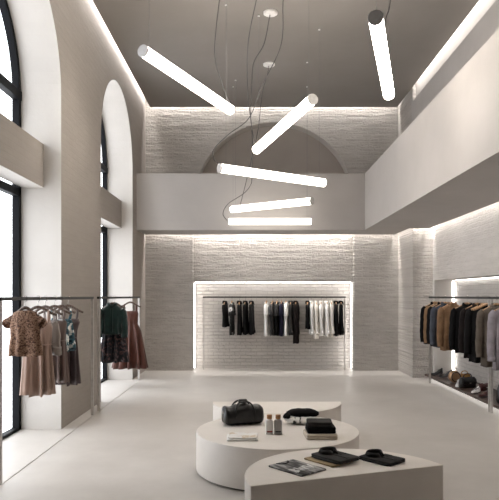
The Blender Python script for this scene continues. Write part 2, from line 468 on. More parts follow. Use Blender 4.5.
# ================================================================== PENDANT TUBES
def cyl_between(bm, a, b, r, n=24):
    return tube(bm, [a, b], r, n)
TR = 0.062
def pendant(label, a, b, cord=None, rose=None, wires=(0.06, 0.94), glow='tube'):
    a, b = Vector(a), Vector(b); mid = (a + b) / 2
    t = thing('tube_pendant_lamp', label, 'lamp', mid, 0, 'glowing tube lamps hung from the ceiling')
    a, b = a - mid, b - mid
    d = (b - a).normalized()
    link('tube', cyl_between(BM(), a + d * 0.012, b - d * 0.012, TR), glow, t, True)
    for p, q in ((a, a + d * 0.02), (b - d * 0.02, b)):
        link('end_cap', cyl_between(BM(), p, q, TR + 0.004), 'cap', t, False, bev=0.003)
    top = ZC - mid.z
    for f in wires:
        p = a.lerp(b, f)
        bm = BM(); tube(bm, [(p.x, p.y, p.z + TR), (p.x, p.y, top)], 0.0018, 6)
        sw_ = link('suspension_wire', bm, 'wire', t)
        bm = BM(); tube(bm, [(p.x, p.y, top - 0.012), (p.x, p.y, top)], 0.016, 12)
        link('wire_anchor', bm, 'rose', sw_)
    if cord:
        bm = BM(); tube(bm, spline([Vector(c) - mid for c in cord], 8), 0.0068, 6)
        link('power_cord', bm, 'cord', t, True)
    if rose:
        r = Vector(rose) - mid
        bm = BM(); tube(bm, [(r.x, r.y, top - 0.035), (r.x, r.y, top - 0.025), (r.x, r.y, top)], [0.085, 0.1, 0.1], 24)
        link('ceiling_rose', bm, 'rose', t, False)
    return t
def ceil_at(px, Y): return Vector(((px - 252) / F * Y, Y, ZC))

A1, B1 = at(142.5, 50.5, 6.5), at(231, 110.5, 8.2)
pendant('tube lamp hanging highest on the left, sloping away toward the left cove', A1, B1,
        [ceil_at(221, 8.0), at(219, 4, 8.05), at(216, 30, 8.1), at(215, 58, 8.15), at(222, 84, 8.2), B1 + Vector((0, 0, 0.05))])
A2, B2 = at(375.5, 17, 5.25), at(389, 95, 6.95)
pendant('tube lamp on the right, nearest the right wall and the only one there', A2, B2,
        [ceil_at(393, 7.3), at(390, 3, 7.0), at(386, 18, 6.6), at(383, 34, 6.2), at(381, 44, 5.9)])
A3, B3 = at(219, 168, 8.5), at(325, 183, 9.4)
pendant('long tube lamp crossing in front of the blind arch and balcony front', A3, B3,
        [ceil_at(285, 7.9), at(283, 3, 7.95), at(281, 45, 8.1), at(262, 86, 8.2), at(249, 118, 8.3), at(229, 134, 8.4), at(214, 149, 8.5), at(214, 159, 8.5), A3 + Vector((0.02, 0.05, 0.05))], glow='tube_dim')
A4, B4 = at(313, 99, 7.2), at(256, 150, 9.0)
r1 = ceil_at(270.5, 8.78)
pendant('tube lamp at the centre rising toward the ceiling in front of the arch top', A4, B4,
        [r1, at(269, 20, 8.8), at(264, 44, 8.85), at(254, 62, 8.9), at(252, 80, 8.9), at(251, 120, 9.0), B4 + Vector((0, 0, 0.04))], r1)
A5, B5 = at(231, 209.5, 11.6), at(312.5, 201, 10.6)
r2 = ceil_at(269, 10.74)
pendant('upper of the two small far tube lamps, slightly tilted before the balcony front', A5, B5,
        [r2, at(268, 72, 10.75), at(262, 95, 10.9), at(258, 130, 11.0), at(249, 170, 11.2), at(240, 206, 11.4)], r2, glow='tube_dim')
A6, B6 = at(228, 221.5, 11.9), at(312, 221.5, 11.9)
pendant('lowest tube lamp, level and small before the balcony front', A6, B6,
        [ceil_at(258, 8.2), at(256, 2, 8.3), at(248, 45, 8.9), at(248, 95, 9.6), at(252, 132, 10.2), at(252, 176, 10.8), at(250, 186, 11.0), at(243, 194, 11.2), at(228, 204, 11.5), at(223, 214, 11.7), A6], glow='tube_dim')

# ================================================================== DISPLAY TABLES
TZ = 0.368
def display_table(label, cx, cy, r, ang0, ang1, full=False):
    t = thing('display_table', label, 'table', (cx, cy, 0), 0, 'round cement display tables')
    def outline(rr, inset=0.0):
        n = 72
        if full: return [(rr * math.cos(2 * PI * i / n), rr * math.sin(2 * PI * i / n)) for i in range(n)]
        return [(rr * math.cos(ang0 + (ang1 - ang0) * i / n), rr * math.sin(ang0 + (ang1 - ang0) * i / n)) for i in range(n + 1)]
    bm = BM(); prism(bm, outline(r), lambda p: (p[0], p[1], 0.022), lambda p: (p[0], p[1], TZ))
    o = link('table_body', bm, 'table', t, False, bev=0.006)
    for p in o.data.polygons: p.use_smooth = abs(p.normal.z) < 0.5 and p.area < 0.1
    bm = BM(); prism(bm, outline(r - 0.03), lambda p: (p[0] * 0.98, p[1] * 0.98, 0.0), lambda p: (p[0] * 0.98, p[1] * 0.98, 0.03))
    link('recessed_base', bm, 'plinth', t)
    return t
R_ = 0.745
display_table('full round cement display table holding the black duffel bag', 0.234, 5.72, R_, 0, 0, True)
a = math.atan2(0.50, 1.395)
display_table('half round cement display table nearest the camera with flat dark side', 0.694, 4.27, R_, a, a + PI)
display_table('half round cement display table behind the duffel bag, mostly empty', 0.289, 7.24, R_, PI, 2 * PI)

# ================================================================== CLOTHES RACKS
RZ = 1.575
def rack(label, axis, fixed, a, b, floor_bar=True, post_w=0.036, post_mat='steel', group='clothes racks'):
    mid = (a + b) / 2
    t = thing('clothes_rack', label, 'clothes rack', (fixed, mid, 0) if axis == 'y' else (mid, fixed, 0), 0 if axis == 'y' else -PI / 2, group)
    h = abs(b - a) / 2
    link('rail', boxes((-0.016, 0.016, -h, h, RZ - 0.016, RZ + 0.016)), 'rail', t, bev=0.003)
    for s in (-1, 1):
        y = s * (h - 0.02)
        link('post', boxes((-post_w / 2, post_w / 2, y - 0.012, y + 0.012, 0.0, RZ - 0.013)), post_mat, t, bev=0.002)
    if floor_bar:
        link('floor_bar', boxes((-0.018, 0.018, -h + 0.03, h - 0.03, 0.0, 0.005)), 'floor', t)
    return t
rack('clothes rack by the left wall nearest the camera, holding the lace blouse', 'y', -2.14, 5.24, 8.33)
rack('clothes rack by the left wall farther back, holding the green velvet jacket', 'y', -2.14, 8.62, 11.75)
rack('long clothes rack in the lit niche of the back wall', 'x', 13.5, -1.07, 2.04, False, 0.022)
rack('clothes rack along the right niche holding the caramel jacket', 'y', 3.27, 8.515, 11.42, False)
rack('clothes rack at the right edge of view holding the lilac shirt', 'y', 3.27, 5.3, 8.485, False)

# ================================================================== GARMENTS
def body_rings(prof, n=40, folds=7, amp=0.02, ph=0.0, e=2.3):
    rings = []
    z0, z1 = prof[0][0], prof[-1][0]
    for (z, a_, b_) in prof:
        t = (z - z0) / (z1 - z0)
        ring = []
        for k in range(n):
            th = 2 * PI * k / n
            x, y = sellipse(a_, b_, th, e)
            fm = 1 + 0.0 * th
            w = amp * max(0.0, t - 0.12) * (math.sin(folds * th + ph) + 0.5 * math.sin((folds * 2 - 3) * th + 2.1 * ph))
            d = Vector((x / max(a_, 1e-4), y / max(b_, 1e-4), 0)); d = d.normalized() if d.length > 0 else d
            ring.append((x + d.x * w * 0.5, y + d.y * w, z + 0.006 * math.sin(3 * th + ph) * (1 if t > 0.98 else 0)))
        rings.append(ring)
    return rings

def densify(prof, m=4):
    out = []
    for p, q in zip(prof, prof[1:]):
        for i in range(m):
            t = i / m; out.append(tuple(p[k] + (q[k] - p[k]) * t for k in range(len(p))))
    out.append(prof[-1]); return out

def sleeve_mesh(s, sw, length, depth, r0=0.062, r1=0.045, splay=0.06, fwd=-0.02):
    z0 = -0.155
    pts = [(s * (sw * 0.80), 0, z0 + 0.005), (s * (sw * 0.97 + 0.01), 0, z0 - 0.05), (s * (sw + splay * 0.6), fwd * 0.4, z0 - length * 0.4),
           (s * (sw + splay), fwd, z0 - length * 0.72), (s * (sw + splay * 0.9), fwd * 1.8, z0 - length)]
    P = spline(pts, 5)
    rs = []
    for i in range(len(P)):
        t = i / (len(P) - 1)
        rs.append((r0 + (r1 - r0) * t) * (1 + 0.05 * math.sin(i * 1.9)) * (0.8 if i == 0 else 1))
    bm = BM(); tube(bm, P, rs, 14, min(1.0, depth / r0 * 0.9))
    return bm

def collar_mesh(r=0.062, h=0.05, b=0.75):
    bm = BM(); n = 24
    rings = []
    for (rr, z) in ((r, -0.09), (r * 0.96, -0.085 + h), (r * 1.12, -0.088 + h), (r * 1.42, -0.10)):
        ring = []
        for k in range(n):
            th = -PI / 2 + 0.28 + (2 * PI - 0.56) * k / (n - 1)
            dz = -0.03 * max(0, -math.sin(th)) ** 3
            ring.append((rr * math.cos(th), rr * b * math.sin(th), z + dz))
        rings.append(ring)
    loft(bm, rings, closed=False, cap0=False, cap1=False)
    return bm

def hanger(loc, rz, label, wood='wood', group='wooden hangers', wide=0.2, dy=0.0):
    t = thing('clothes_hanger', label, 'hanger', loc, rz, group); D = DROP
    bm = BM()
    P = spline([(-wide, 0, -0.128 - D), (-wide * 0.62, 0, -0.098 - D), (-wide * 0.25, 0, -0.058 - D), (0, 0, -0.046 - D), (wide * 0.25, 0, -0.058 - D), (wide * 0.62, 0, -0.098 - D), (wide, 0, -0.128 - D)], 4)
    tube(bm, P, [0.016 - 0.004 * abs(i / (len(P) - 1) - 0.5) * 2 for i in range(len(P))], 8, 0.85)
    link('arms', bm, wood, t, True)
    bm = BM()
    tube(bm, spline([(0, 0, -0.062 - D), (0, 0, -0.036), (0.018, 0, -0.018), (0.024, 0, 0.004), (0.012, 0, 0.0235), (-0.008, 0, 0.0235), (-0.022, 0, 0.008)], 4), 0.0028, 6)
    link('hook', bm, 'hook', t, True)
    return t

CNT = [0]
DROP = 0.04
def garment(name, label, cat, loc, rz, kind, mat, length=0.75, sw=0.205, depth=0.06, sleeve=0.6, ph=None, group=None,
            trim=None, splay=0.05, hem=None, waist=None, second=None, hang=None, wood='wood', folds=7, amp=0.02, hang_group=None, hang_wide=None):
    CNT[0] += 1
    ph = CNT[0] * 1.37 if ph is None else ph
    t = thing(name, label, cat, (loc[0], loc[1], loc[2] - DROP), rz, group)
    length -= DROP
    tr = trim or mat
    hem = hem or sw * 0.97
    if kind in ('jacket', 'shirt', 'tee', 'blouse'):
        prof = densify([(-0.072, 0.062, 0.045), (-0.092, 0.105, depth * 0.72), (-0.118, sw * 0.80, depth * 0.82), (-0.15, sw * 0.96, depth * 0.95), (-0.20, sw * 0.97, depth), (-0.34, sw * 0.93, depth * 1.05),
                        (-0.34 - (length - 0.34) * 0.3, (waist or sw * 0.9), depth), (-0.08 - length, hem, depth * 1.05)], 3)
        bm = loft(BM(), body_rings(prof, 44, folds, amp, ph), True, False, False)
        link('body', bm, mat, t, True, solid=0.004)
        if sleeve:
            for s in (-1, 1):
                if kind in ('tee', 'blouse'):
                    bm = BM()
                    P = spline([(s * sw * 0.78, 0, -0.15), (s * (sw + 0.01), 0, -0.19), (s * (sw + splay + 0.02), -0.01, -0.16 - sleeve)], 4)
                    tube(bm, P, [(0.042 if kind == 'blouse' else 0.055) + (0.012 if kind == 'blouse' else 0.022) * i / (len(P) - 1) for i in range(len(P))], 14, min(1.0, depth / 0.055 * 0.85))
                    link('sleeve', bm, second or mat, t, True)
                else:
                    slo = link('sleeve', sleeve_mesh(s, sw * 0.98, sleeve, depth, splay=splay), mat, t, True)
                    if kind == 'shirt':
                        e = Vector((s * (sw * 0.98 + splay * 0.9), -0.036, -0.155 - sleeve))
                        bm = BM(); tube(bm, [e + Vector((0, 0, 0.045)), e + Vector((0, -0.002, -0.012))], 0.05, 14, min(1.0, depth / 0.062 * 0.9))
                        link('cuff', bm, mat, slo, True)
        if kind in ('jacket', 'shirt'):
            link('collar', collar_mesh(), tr, t, True, solid=0.004)
        if kind == 'jacket':
            fy = -depth * 1.02
            for s in (-1, 1):
                bm = BM()
                q = [(s * 0.045, -0.05, -0.085), (s * 0.085, fy * 0.9, -0.105), (s * 0.115, fy - 0.006, -0.205), (s * 0.085, fy - 0.010, -0.215), (s * 0.105, fy - 0.010, -0.245), (s * 0.012, fy - 0.016, -0.44), (s * 0.004, fy - 0.008, -0.40)]
                vs = [bm.verts.new(p) for p in q]; bm.faces.new(vs)
                link('lapel', bm, tr, t, False, solid=0.006)
            bm = BM(); box(bm, -0.006, 0.004, fy - 0.014, fy * 0.95, -0.08 - length + 0.015, -0.42)
            fe = link('front_edge', bm, mat, t)
            for z in (-0.46, -0.57):
                bm = BM(); tube(bm, [(0.02, fy - 0.012, z), (0.02, fy - 0.018, z)], 0.011, 10)
                link('button', bm, 'black_ink', fe)
            for s in (-1, 1):
                link('pocket_flap', boxes((s * 0.115 - 0.06, s * 0.115 + 0.06, fy - 0.008, fy * 0.9, -0.60, -0.56)), mat, t, bev=0.004)
        if kind == 'shirt':
            bm = BM(); box(bm, -0.016, 0.016, -depth * 1.09, -depth * 0.9, -0.08 - length + 0.03, -0.13)
            link('placket', bm, mat, t, bev=0.003)
        if kind == 'tee':
            bm = BM(); P = [(0.066 * math.cos(2 * PI * k / 20), 0.048 * math.sin(2 * PI * k / 20) , -0.078 - 0.02 * max(0, -math.sin(2 * PI * k / 20))) for k in range(21)]
            tube(bm, P, 0.007, 6); link('neckband', bm, tr, t, True)
    elif kind == 'dress':
        wa = waist or 0.13
        prof = densify([(-0.20, sw * 0.62, depth * 0.7), (-0.24, sw * 0.70, depth * 0.95), (-0.34, wa * 1.08, depth), (-0.42, wa, depth * 0.9), (-0.55, wa + (hem - wa) * 0.38, depth * 1.1), (-0.08 - length, hem, depth * (1.2 + 1.2 * max(0, hem - 0.17) / 0.1))], 4)
        bm = loft(BM(), body_rings(prof, 64, folds, amp, ph, 2.0), True, False, False)
        link('dress_body', bm, mat, t, True, solid=0.003)
        for s in (-1, 1):
            for yy in (-1, 1):
                bm = BM(); tube(bm, spline([(s * 0.10, 0, -0.079), (s * 0.105, yy * depth * 0.45, -0.13), (s * sw * 0.50, yy * depth * 0.6, -0.215)], 4), 0.011 if trim else 0.006, 8, 0.5)
                link('strap', bm, tr, t, True)
        bm = BM(); P = [(wa * 1.01 * math.cos(2 * PI * k / 28), depth * 0.95 * math.sin(2 * PI * k / 28), -0.42) for k in range(29)]
        tube(bm, P, 0.008, 6); link('waist_seam', bm, tr, t, True)
    if second and kind == 'jacket':      # a skirt under a short jacket
        prof = densify([(-0.08 - length + 0.06, sw * 0.80, depth * 0.8), (-0.08 - length - 0.1, sw * 0.86, depth), (-0.98, sw * 1.02, depth * 1.25)], 5)
        bm = loft(BM(), body_rings(prof, 56, 9, 0.045, ph, 2.0), True, False, False)
        link('skirt', bm, second, t, True, solid=0.003)
    if hang:
        hanger(loc, rz, hang, wood, hang_group, hang_wide or min(0.19, sw * 0.9))
    return t

HL = 'brown wooden hangers on the left racks'
g1 = 'garments on the near left rack'
XL = -2.14
def LR(Y, dz=0.0): return (XL, Y, RZ + dz)
garment('lace_blouse', 'brown patterned lace blouse with cap sleeves, frontmost on the near left rack', 'blouse', LR(5.85), 0.10, 'blouse', 'lace', 0.46, 0.142, 0.075, 0.03, group=g1, splay=-0.01, hem=0.150, waist=0.140,
        hang='brown hanger holding the lace blouse', wood='wood_brown', hang_group=HL, amp=0.03)
garment('dress', 'champagne pink satin midi dress hanging just behind the lace blouse', 'dress', LR(6.20), 0.14, 'dress', 'champagne', 0.88, 0.20, 0.075, group=g1, hem=0.142, waist=0.125, trim='champagne', folds=11, amp=0.075,
        hang='brown hanger holding the champagne satin dress', wood='wood_brown', hang_group=HL)
garment('top', 'grey satin sleeveless top behind the champagne dress on the near left rack', 'top', LR(6.42), -0.06, 'dress', 'grey_satin', 0.42, 0.20, 0.06, group=g1, hem=0.16, waist=0.15, trim='grey_satin', folds=6, amp=0.03,
        hang='brown hanger holding the grey satin top', wood='wood_brown', hang_group=HL)
garment('dress', 'taupe satin slip dress half hidden between champagne dress and printed top', 'dress', LR(6.72), 0.1, 'dress', 'mauve_light', 0.83, 0.19, 0.06, group=g1, hem=0.12, waist=0.11, folds=9, amp=0.07,
        hang='brown hanger holding the taupe slip dress', wood='wood_brown', hang_group=HL)
garment('top', 'teal and white printed sleeveless top beside the mauve dress', 'top', LR(6.96), 0.15, 'dress', 'teal_print', 0.36, 0.17, 0.065, group=g1, hem=0.12, waist=0.11, trim='teal_print', folds=5, amp=0.05,
        hang='brown hanger holding the teal printed top', wood='wood_brown', hang_group=HL)
garment('dress', 'dark mauve satin slip dress, farthest garment on the near left rack', 'dress', LR(7.22), 0.12, 'dress', 'mauve', 0.92, 0.19, 0.07, group=g1, hem=0.118, waist=0.095, folds=9, amp=0.08,
        hang='brown hanger holding the dark mauve slip dress', wood='wood_brown', hang_group=HL)
g2 = 'garments on the far left rack'
garment('velvet_jacket', 'dark green velvet jacket over a dark floral skirt on the far left rack', 'jacket', LR(9.48), 0.15, 'shirt', 'velvet', 0.48, 0.165, 0.08, 0.40, group=g2, splay=0.03, second=None, waist=0.145, hem=0.165,
        hang='brown hanger holding the green velvet jacket', wood='wood_brown', hang_group=HL)
garment('skirt_dress', 'black dress with small floral print below the green velvet jacket', 'dress', LR(9.64), 0.15, 'dress', 'floral', 0.92, 0.19, 0.075, group=g2, hem=0.20, waist=0.14, folds=11, amp=0.08,
        hang='brown hanger holding the dark floral dress', wood='wood_brown', hang_group=HL)
garment('dress', 'copper brown satin dress with flared skirt on the far left rack', 'dress', LR(10.9), 0.1, 'dress', 'copper_satin', 1.16, 0.20, 0.085, group=g2, hem=0.27, waist=0.125, trim='copper_satin', folds=11, amp=0.10,
        hang='brown hanger holding the copper brown dress', wood='wood_brown', hang_group=HL)

# --- right rail
g3 = 'jackets along the right niche'
HR = 'wooden hangers on the right rail'
XR = 3.27
def RR(Y): return (XR, Y, RZ)
J = [
    (11.10, 'jacket', 'black', 'black wool jacket farthest back on the right rail', 'jacket', 0.75, 0.0),
    (10.88, 'jacket', 'tan', 'tan jacket second from the far end of the right rail', 'jacket', 0.74, 0.05),
    (10.68, 'jacket', 'black2', 'soft black jacket between the tan and the blue grey jackets', 'jacket', 0.76, -0.03),
    (10.49, 'shirt', 'denim', 'blue grey shirt jacket tucked behind the caramel jacket', 'shirt', 0.76, 0.0),
    (10.12, 'jacket', 'caramel', 'caramel brown jacket with its whole front showing on the right rail', 'jacket', 0.78, 0.10),
    (9.42, 'jacket', 'black', 'black jacket just in front of the caramel jacket', 'jacket', 0.76, -0.25),
    (8.98, 'jacket', 'brownblack', 'brown black jacket in front of the black one on the right rail', 'jacket', 0.80, -0.28),
    (8.75, 'jacket', 'black2', 'black blazer beside the taupe coat', 'jacket', 0.83, -0.25),
    (8.31, 'jacket', 'taupe', 'taupe wool coat covering the steel post of the right rail', 'coat', 0.84, -0.12),
    (7.92, 'shirt', 'lilac', 'lilac grey shirt at the right edge of view', 'shirt', 0.84, -0.05),
]
for (Y, k, m_, lab, cat, ln, rz) in J:
    garment('jacket' if k == 'jacket' else 'shirt', lab, cat, RR(Y), rz, k, m_, ln, 0.19, 0.085 if k == 'jacket' else 0.07, 0.60, group=g3, splay=0.035,
            hang='hanger of the ' + lab, wood='wood', hang_group=HR, amp=0.03)
for i, (Y, d) in enumerate(((8.58, 'empty wooden hanger close behind the taupe coat'), (8.66, 'empty wooden hanger just in front of the black blazer'))):
    hanger(RR(Y), -0.1, d, 'wood', HR)

# --- back rail
g4 = 'clothes on the back niche rail'
HB = 'wooden hangers on the back niche rail'
YR = 13.5
def BR(px, r=0.0): return ((px - 252) / F * YR, YR, RZ)
B = [
    (225.0, 'shirt', 'black', 'short black top at the left end of the back rail', 'top', 0.56, 0.0, 'shirt'),
    (232.0, 'tee', 'white_print', 'black long top with white print patch near the back rail left end', 'top', 0.74, 0.1, 'top'),
    (239.5, 'shirt', 'black2', 'plain black shirt in the middle of the left cluster', 'shirt', 0.74, 0.2, 'shirt'),
    (245.5, 'shirt', 'black', 'black shirt fourth from left on the back rail', 'shirt', 0.73, 0.0, 'shirt'),
    (251.5, 'shirt', 'black2', 'black shirt at the right end of the left cluster', 'shirt', 0.73, 0.0, 'shirt'),
    (266.5, 'tee', 'white', 'white long tee at the left end of the middle cluster', 'tee', 0.76, 0.1, 'tee'),
    (272.5, 'tee', 'stripe_dark', 'dark striped long tee right of the leftmost white tee', 'tee', 0.75, 0.1, 'tee'),
    (277.0, 'tee', 'black', 'black long tee between the dark striped tee and the navy one', 'tee', 0.75, 0.1, 'tee'),
    (281.5, 'tee', 'navy', 'navy long tee just left of the second white tee', 'tee', 0.76, 0.1, 'tee'),
    (286.0, 'tee', 'white', 'white long tee left of the charcoal shirt in the middle cluster', 'tee', 0.75, 0.1, 'tee'),
    (291.0, 'shirt', 'charcoal', 'charcoal shirt behind the long dark coat in the middle cluster', 'shirt', 0.74, 0.1, 'shirt'),
    (296.0, 'jacket', 'brownblack', 'long dark coat at the right end of the middle cluster, hanging lowest', 'coat', 0.92, 0.0, 'coat'),
    (308.0, 'shirt', 'black', 'black shirt at the left end of the right cluster', 'shirt', 0.60, 0.0, 'shirt'),
    (311.5, 'shirt', 'white', 'white shirt first of the pale shirts beside the black one', 'shirt', 0.72, 0.0, 'shirt'),
    (316.0, 'shirt', 'ivory', 'ivory shirt hanging lowest among the pale shirts', 'shirt', 0.82, 0.0, 'shirt'),
    (321.5, 'shirt', 'white', 'white shirt right of the lowest hanging ivory shirt', 'shirt', 0.76, 0.0, 'shirt'),
    (326.5, 'shirt', 'white', 'white shirt left of the last ivory shirt', 'shirt', 0.77, 0.0, 'shirt'),
    (331.0, 'shirt', 'ivory', 'ivory shirt last of the pale shirts, beside two black ones', 'shirt', 0.77, 0.0, 'shirt'),
    (336.0, 'shirt', 'black2', 'black shirt right after the pale shirts', 'shirt', 0.76, 0.0, 'shirt'),
    (341.0, 'shirt', 'black', 'black shirt at the right end of the back rail', 'shirt', 0.74, 0.0, 'shirt'),
]
for i, (px, k, m_, lab, cat, ln, _, nm) in enumerate(B):
    rz = PI / 2 - 0.12 + random.uniform(-0.07, 0.07)
    slv = {'shirt': min(0.58, ln - 0.12), 'jacket': 0.62, 'tee': 0.20}[k]
    hl = 'hanger of the ' + lab
    garment(nm, lab, cat, BR(px), rz, k, m_, ln, 0.185, 0.042 if k != 'jacket' else 0.055, slv, group=g4, splay=0.01,
            hang=hl, wood='wood', hang_group=HB, amp=0.014, second=('stripe_dark' if i == 7 else None) if k == 'tee' else None)

# ================================================================== THINGS ON THE TABLES
def slab(bm, w, d, zprof, rad=0.02, n=6, e=0.0, ph=0.0):
    """rounded rectangle swept up through (z, inset) steps, softly uneven"""
    rings = []
    for (z, ins) in zprof:
        ring = []
        hw, hd = w / 2 - ins, d / 2 - ins; r = max(0.003, rad - ins)
        for (sx, sy, a0) in ((1, 1, 0), (-1, 1, PI / 2), (-1, -1, PI), (1, -1, 1.5 * PI)):
            for k in range(n):
                th = a0 + PI / 2 * k / (n - 1)
                x = sx * (hw - r) + r * math.cos(th); y = sy * (hd - r) + r * math.sin(th)
                ring.append((x, y, z + e * (math.sin(x * 31 + ph) + math.sin(y * 27 + 1.7 * ph)) * (z / max(zprof[-1][0], 1e-5))))
        rings.append(ring)
    return loft(bm, rings)

def fold_profile(h, layers=2):
    z = []
    for i in range(layers):
        a, b = h * i / layers, h * (i + 1) / layers
        z += [(a + 0.001, 0.006), (a + (b - a) * 0.25, 0.0005), (a + (b - a) * 0.75, 0.0005), (b - 0.001, 0.006)]
    return z + [(h, 0.016)]

# black duffel bag
def duffel(loc, rz):
    t = thing('duffel_bag', 'black leather duffel bag on the round display table', 'bag', loc, rz)
    L, W, H = 0.385, 0.19, 0.190
    rings = []
    N = 22
    for i in range(N + 1):
        u = -1 + 2 * i / N
        s = (1 - abs(u) ** 12 * 0.28)
        sag = 0.012 * math.cos(u * 5) + 0.006 * math.sin(u * 11)
        ring = []
        for k in range(32):
            th = 2 * PI * k / 32
            y, z = sellipse(W / 2 * s, H / 2 * s, th, 2.9)
            if z > 0: y *= 1 - 0.28 * (z / (H / 2)) ** 2
            wob = 0.004 * noise.noise(Vector((u * 4, y * 25, z * 25)))
            ring.append((u * L / 2 * (1 - 0.03 * (z / H)), y + wob * 2, max(0.004, H / 2 + z + (sag if z > 0 else 0) + wob)))
        rings.append(ring)
    link('bag_body', loft(BM(), rings), 'leather', t, True)
    for s in (-1, 1):                                   # carry handles
        P = spline([(-0.095, s * 0.088, 0.07), (-0.09, s * 0.082, 0.15), (-0.06, s * 0.05, 0.208), (0.0, s * 0.03, 0.222 + 0.006 * s), (0.06, s * 0.05, 0.208), (0.09, s * 0.082, 0.15), (0.095, s * 0.088, 0.07)], 6)
        link('handle', tube(BM(), P, 0.0085, 8), 'leather_strap', t, True)
    link('handle_wrap', tube(BM(), [(-0.04, 0, 0.222), (0.04, 0, 0.222)], [0.019, 0.019], 12, 0.9), 'leather_strap', t, True, bev=0.004)
    P = [(-0.17 + 0.34 * i / 16, 0.0, 0.180 + 0.012 * math.cos((-0.92 + 1.84 * i / 16) * 5) + 0.006 * math.sin((-0.92 + 1.84 * i / 16) * 11)) for i in range(17)]
    link('zipper', tube(BM(), P, 0.006, 6), 'steel', t, True)
    for s in (-1, 1):
        link('end_patch', boxes((s * 0.178 - 0.012, s * 0.178 + 0.012, -0.035, 0.035, 0.045, 0.10)), 'leather_strap', t, bev=0.006)
        bm = BM(); P = [(s * 0.165, 0.082 * math.cos(2 * PI * k / 28), 0.09 + 0.077 * math.sin(2 * PI * k / 28)) for k in range(29)]
        link('piping', tube(bm, P, 0.0045, 6), 'leather_strap', t, True)
        link('strap_ring', tube(BM(), [(s * 0.195 + 0.0, 0.014 * math.cos(2 * PI * k / 14), 0.125 + 0.014 * math.sin(2 * PI * k / 14)) for k in range(15)], 0.003, 6), 'steel', t, True)
    return t
duffel((-0.09, 5.97, TZ), 0.30)

def bottle(loc, rz, label, mat, ink):
    t = thing('bottle', label, 'bottle', loc, rz, 'flat bottles on the round table')
    bm = BM(); slab(bm, 0.070, 0.045, [(0.0, 0.004), (0.004, 0.0), (0.118, 0.0), (0.126, 0.004), (0.131, 0.013)], 0.014)
    bb = link('bottle_body', bm, mat, t, True)
    link('neck', tube(BM(), [(0, 0, 0.128), (0, 0, 0.140)], 0.016, 16), mat, t, True)
    link('cap', tube(BM(), [(0, 0, 0.138), (0, 0, 0.140), (0, 0, 0.171), (0, 0, 0.174)], [0.021, 0.0235, 0.0235, 0.021], 20), 'copper', t, True)
    link('label_line', boxes((-0.024, 0.026, -0.0234, -0.0220, 0.022, 0.032)), ink, bb)
    link('label_text', boxes(*[(-0.022 + 0.011 * i, -0.014 + 0.011 * i, -0.0234, -0.0220, 0.016, 0.018) for i in range(4)]), ink, bb)
    return t
bottle((0.155, 5.53, TZ), 0.05, 'white flat bottle with copper cap and red line, on the round table', 'bottle_white', 'red_ink')
bottle((0.233, 5.53, TZ), -0.04, 'grey flat bottle with copper cap and black line, on the round table', 'bottle_grey', 'black_ink')

def folded(name, label, cat, loc, rz, w, d, h, mat, layers=2, group=None, e=0.0012):
    bm = BM(); slab(bm, w, d, fold_profile(h, layers), 0.022, 6, e, loc[0] * 40)
    o = link(name, bm, mat, None, True, loc=loc); o.rotation_euler = (0, 0, rz)
    return tag(o, label, cat, group)
folded('folded_shirt', 'folded white tee with tan print beside the duffel bag on the round table', 'folded shirt', (-0.085, 5.365, TZ), 0.03, 0.27, 0.23, 0.017, 'white', 2)
t = folded('folded_shirt', 'thin white printed tee lying on top of the folded white one', 'folded shirt', (-0.075, 5.37, TZ + 0.018), -0.05, 0.25, 0.21, 0.012, 'tissue', 1)
gs = 'knitwear stacked on the round table'
folded('folded_sweater', 'cream folded sweater at the bottom of the stack on the round table', 'folded sweater', (0.595, 5.42, TZ), 0.06, 0.27, 0.24, 0.046, 'cream', 2, gs)
folded('folded_sweater', 'black folded sweater in the middle of the stack on the round table', 'folded sweater', (0.600, 5.44, TZ + 0.048), 0.0, 0.25, 0.22, 0.050, 'black', 2, gs)
folded('folded_sweater', 'charcoal folded sweater on top of the stack on the round table', 'folded sweater', (0.590, 5.45, TZ + 0.100), -0.06, 0.22, 0.20, 0.040, 'charcoal', 2, gs)

def slouch(loc, rz):
    t = thing('knit_scarf', 'bundled black knit scarf with white patterned edge behind the folded stack', 'scarf', loc, rz)
    def blob(L, W, H, zlow, seed, top):
        rings = []
        N = 24
        for i in range(N + 1):
            u = -1 + 2 * i / N
            s = max(0.08, (1 - abs(u) ** 2.6)) ** 0.5
            ring = []
            for k in range(30):
                th = 2 * PI * k / 30
                y, z = sellipse(W / 2 * s, H / 2 * s, th, 2.2)
                w = noise.noise(Vector((u * 3 + seed, y * 18, z * 18))) * (0.004 if top else 0.010)
                fold = 0.0015 * math.sin(u * 9 + y * 20 + seed)
                ring.append((u * L / 2, y + w, max(zlow, zlow + H / 2 + z + w + (fold if z > 0 else 0))))
            rings.append(ring)
        return loft(BM(), rings)
    link('patterned_edge', blob(0.335, 0.20, 0.085, 0.003, 1.0, False), 'zigzag', t, True)
    o = link('scarf_body', blob(0.315, 0.165, 0.092, 0.052, 4.0, True), 'black', t, True); o.location = (0.01, 0.02, 0)
    link('rolled_end', tube(BM(), spline([(-0.17, -0.03, 0.065), (-0.145, -0.05, 0.085), (-0.11, -0.05, 0.082)], 5), [0.012, 0.017, 0.02, 0.024, 0.027, 0.03, 0.03, 0.03, 0.03, 0.028, 0.02], 10), 'black2', t, True)
    return t
slouch((0.478, 5.98, TZ), -0.05)

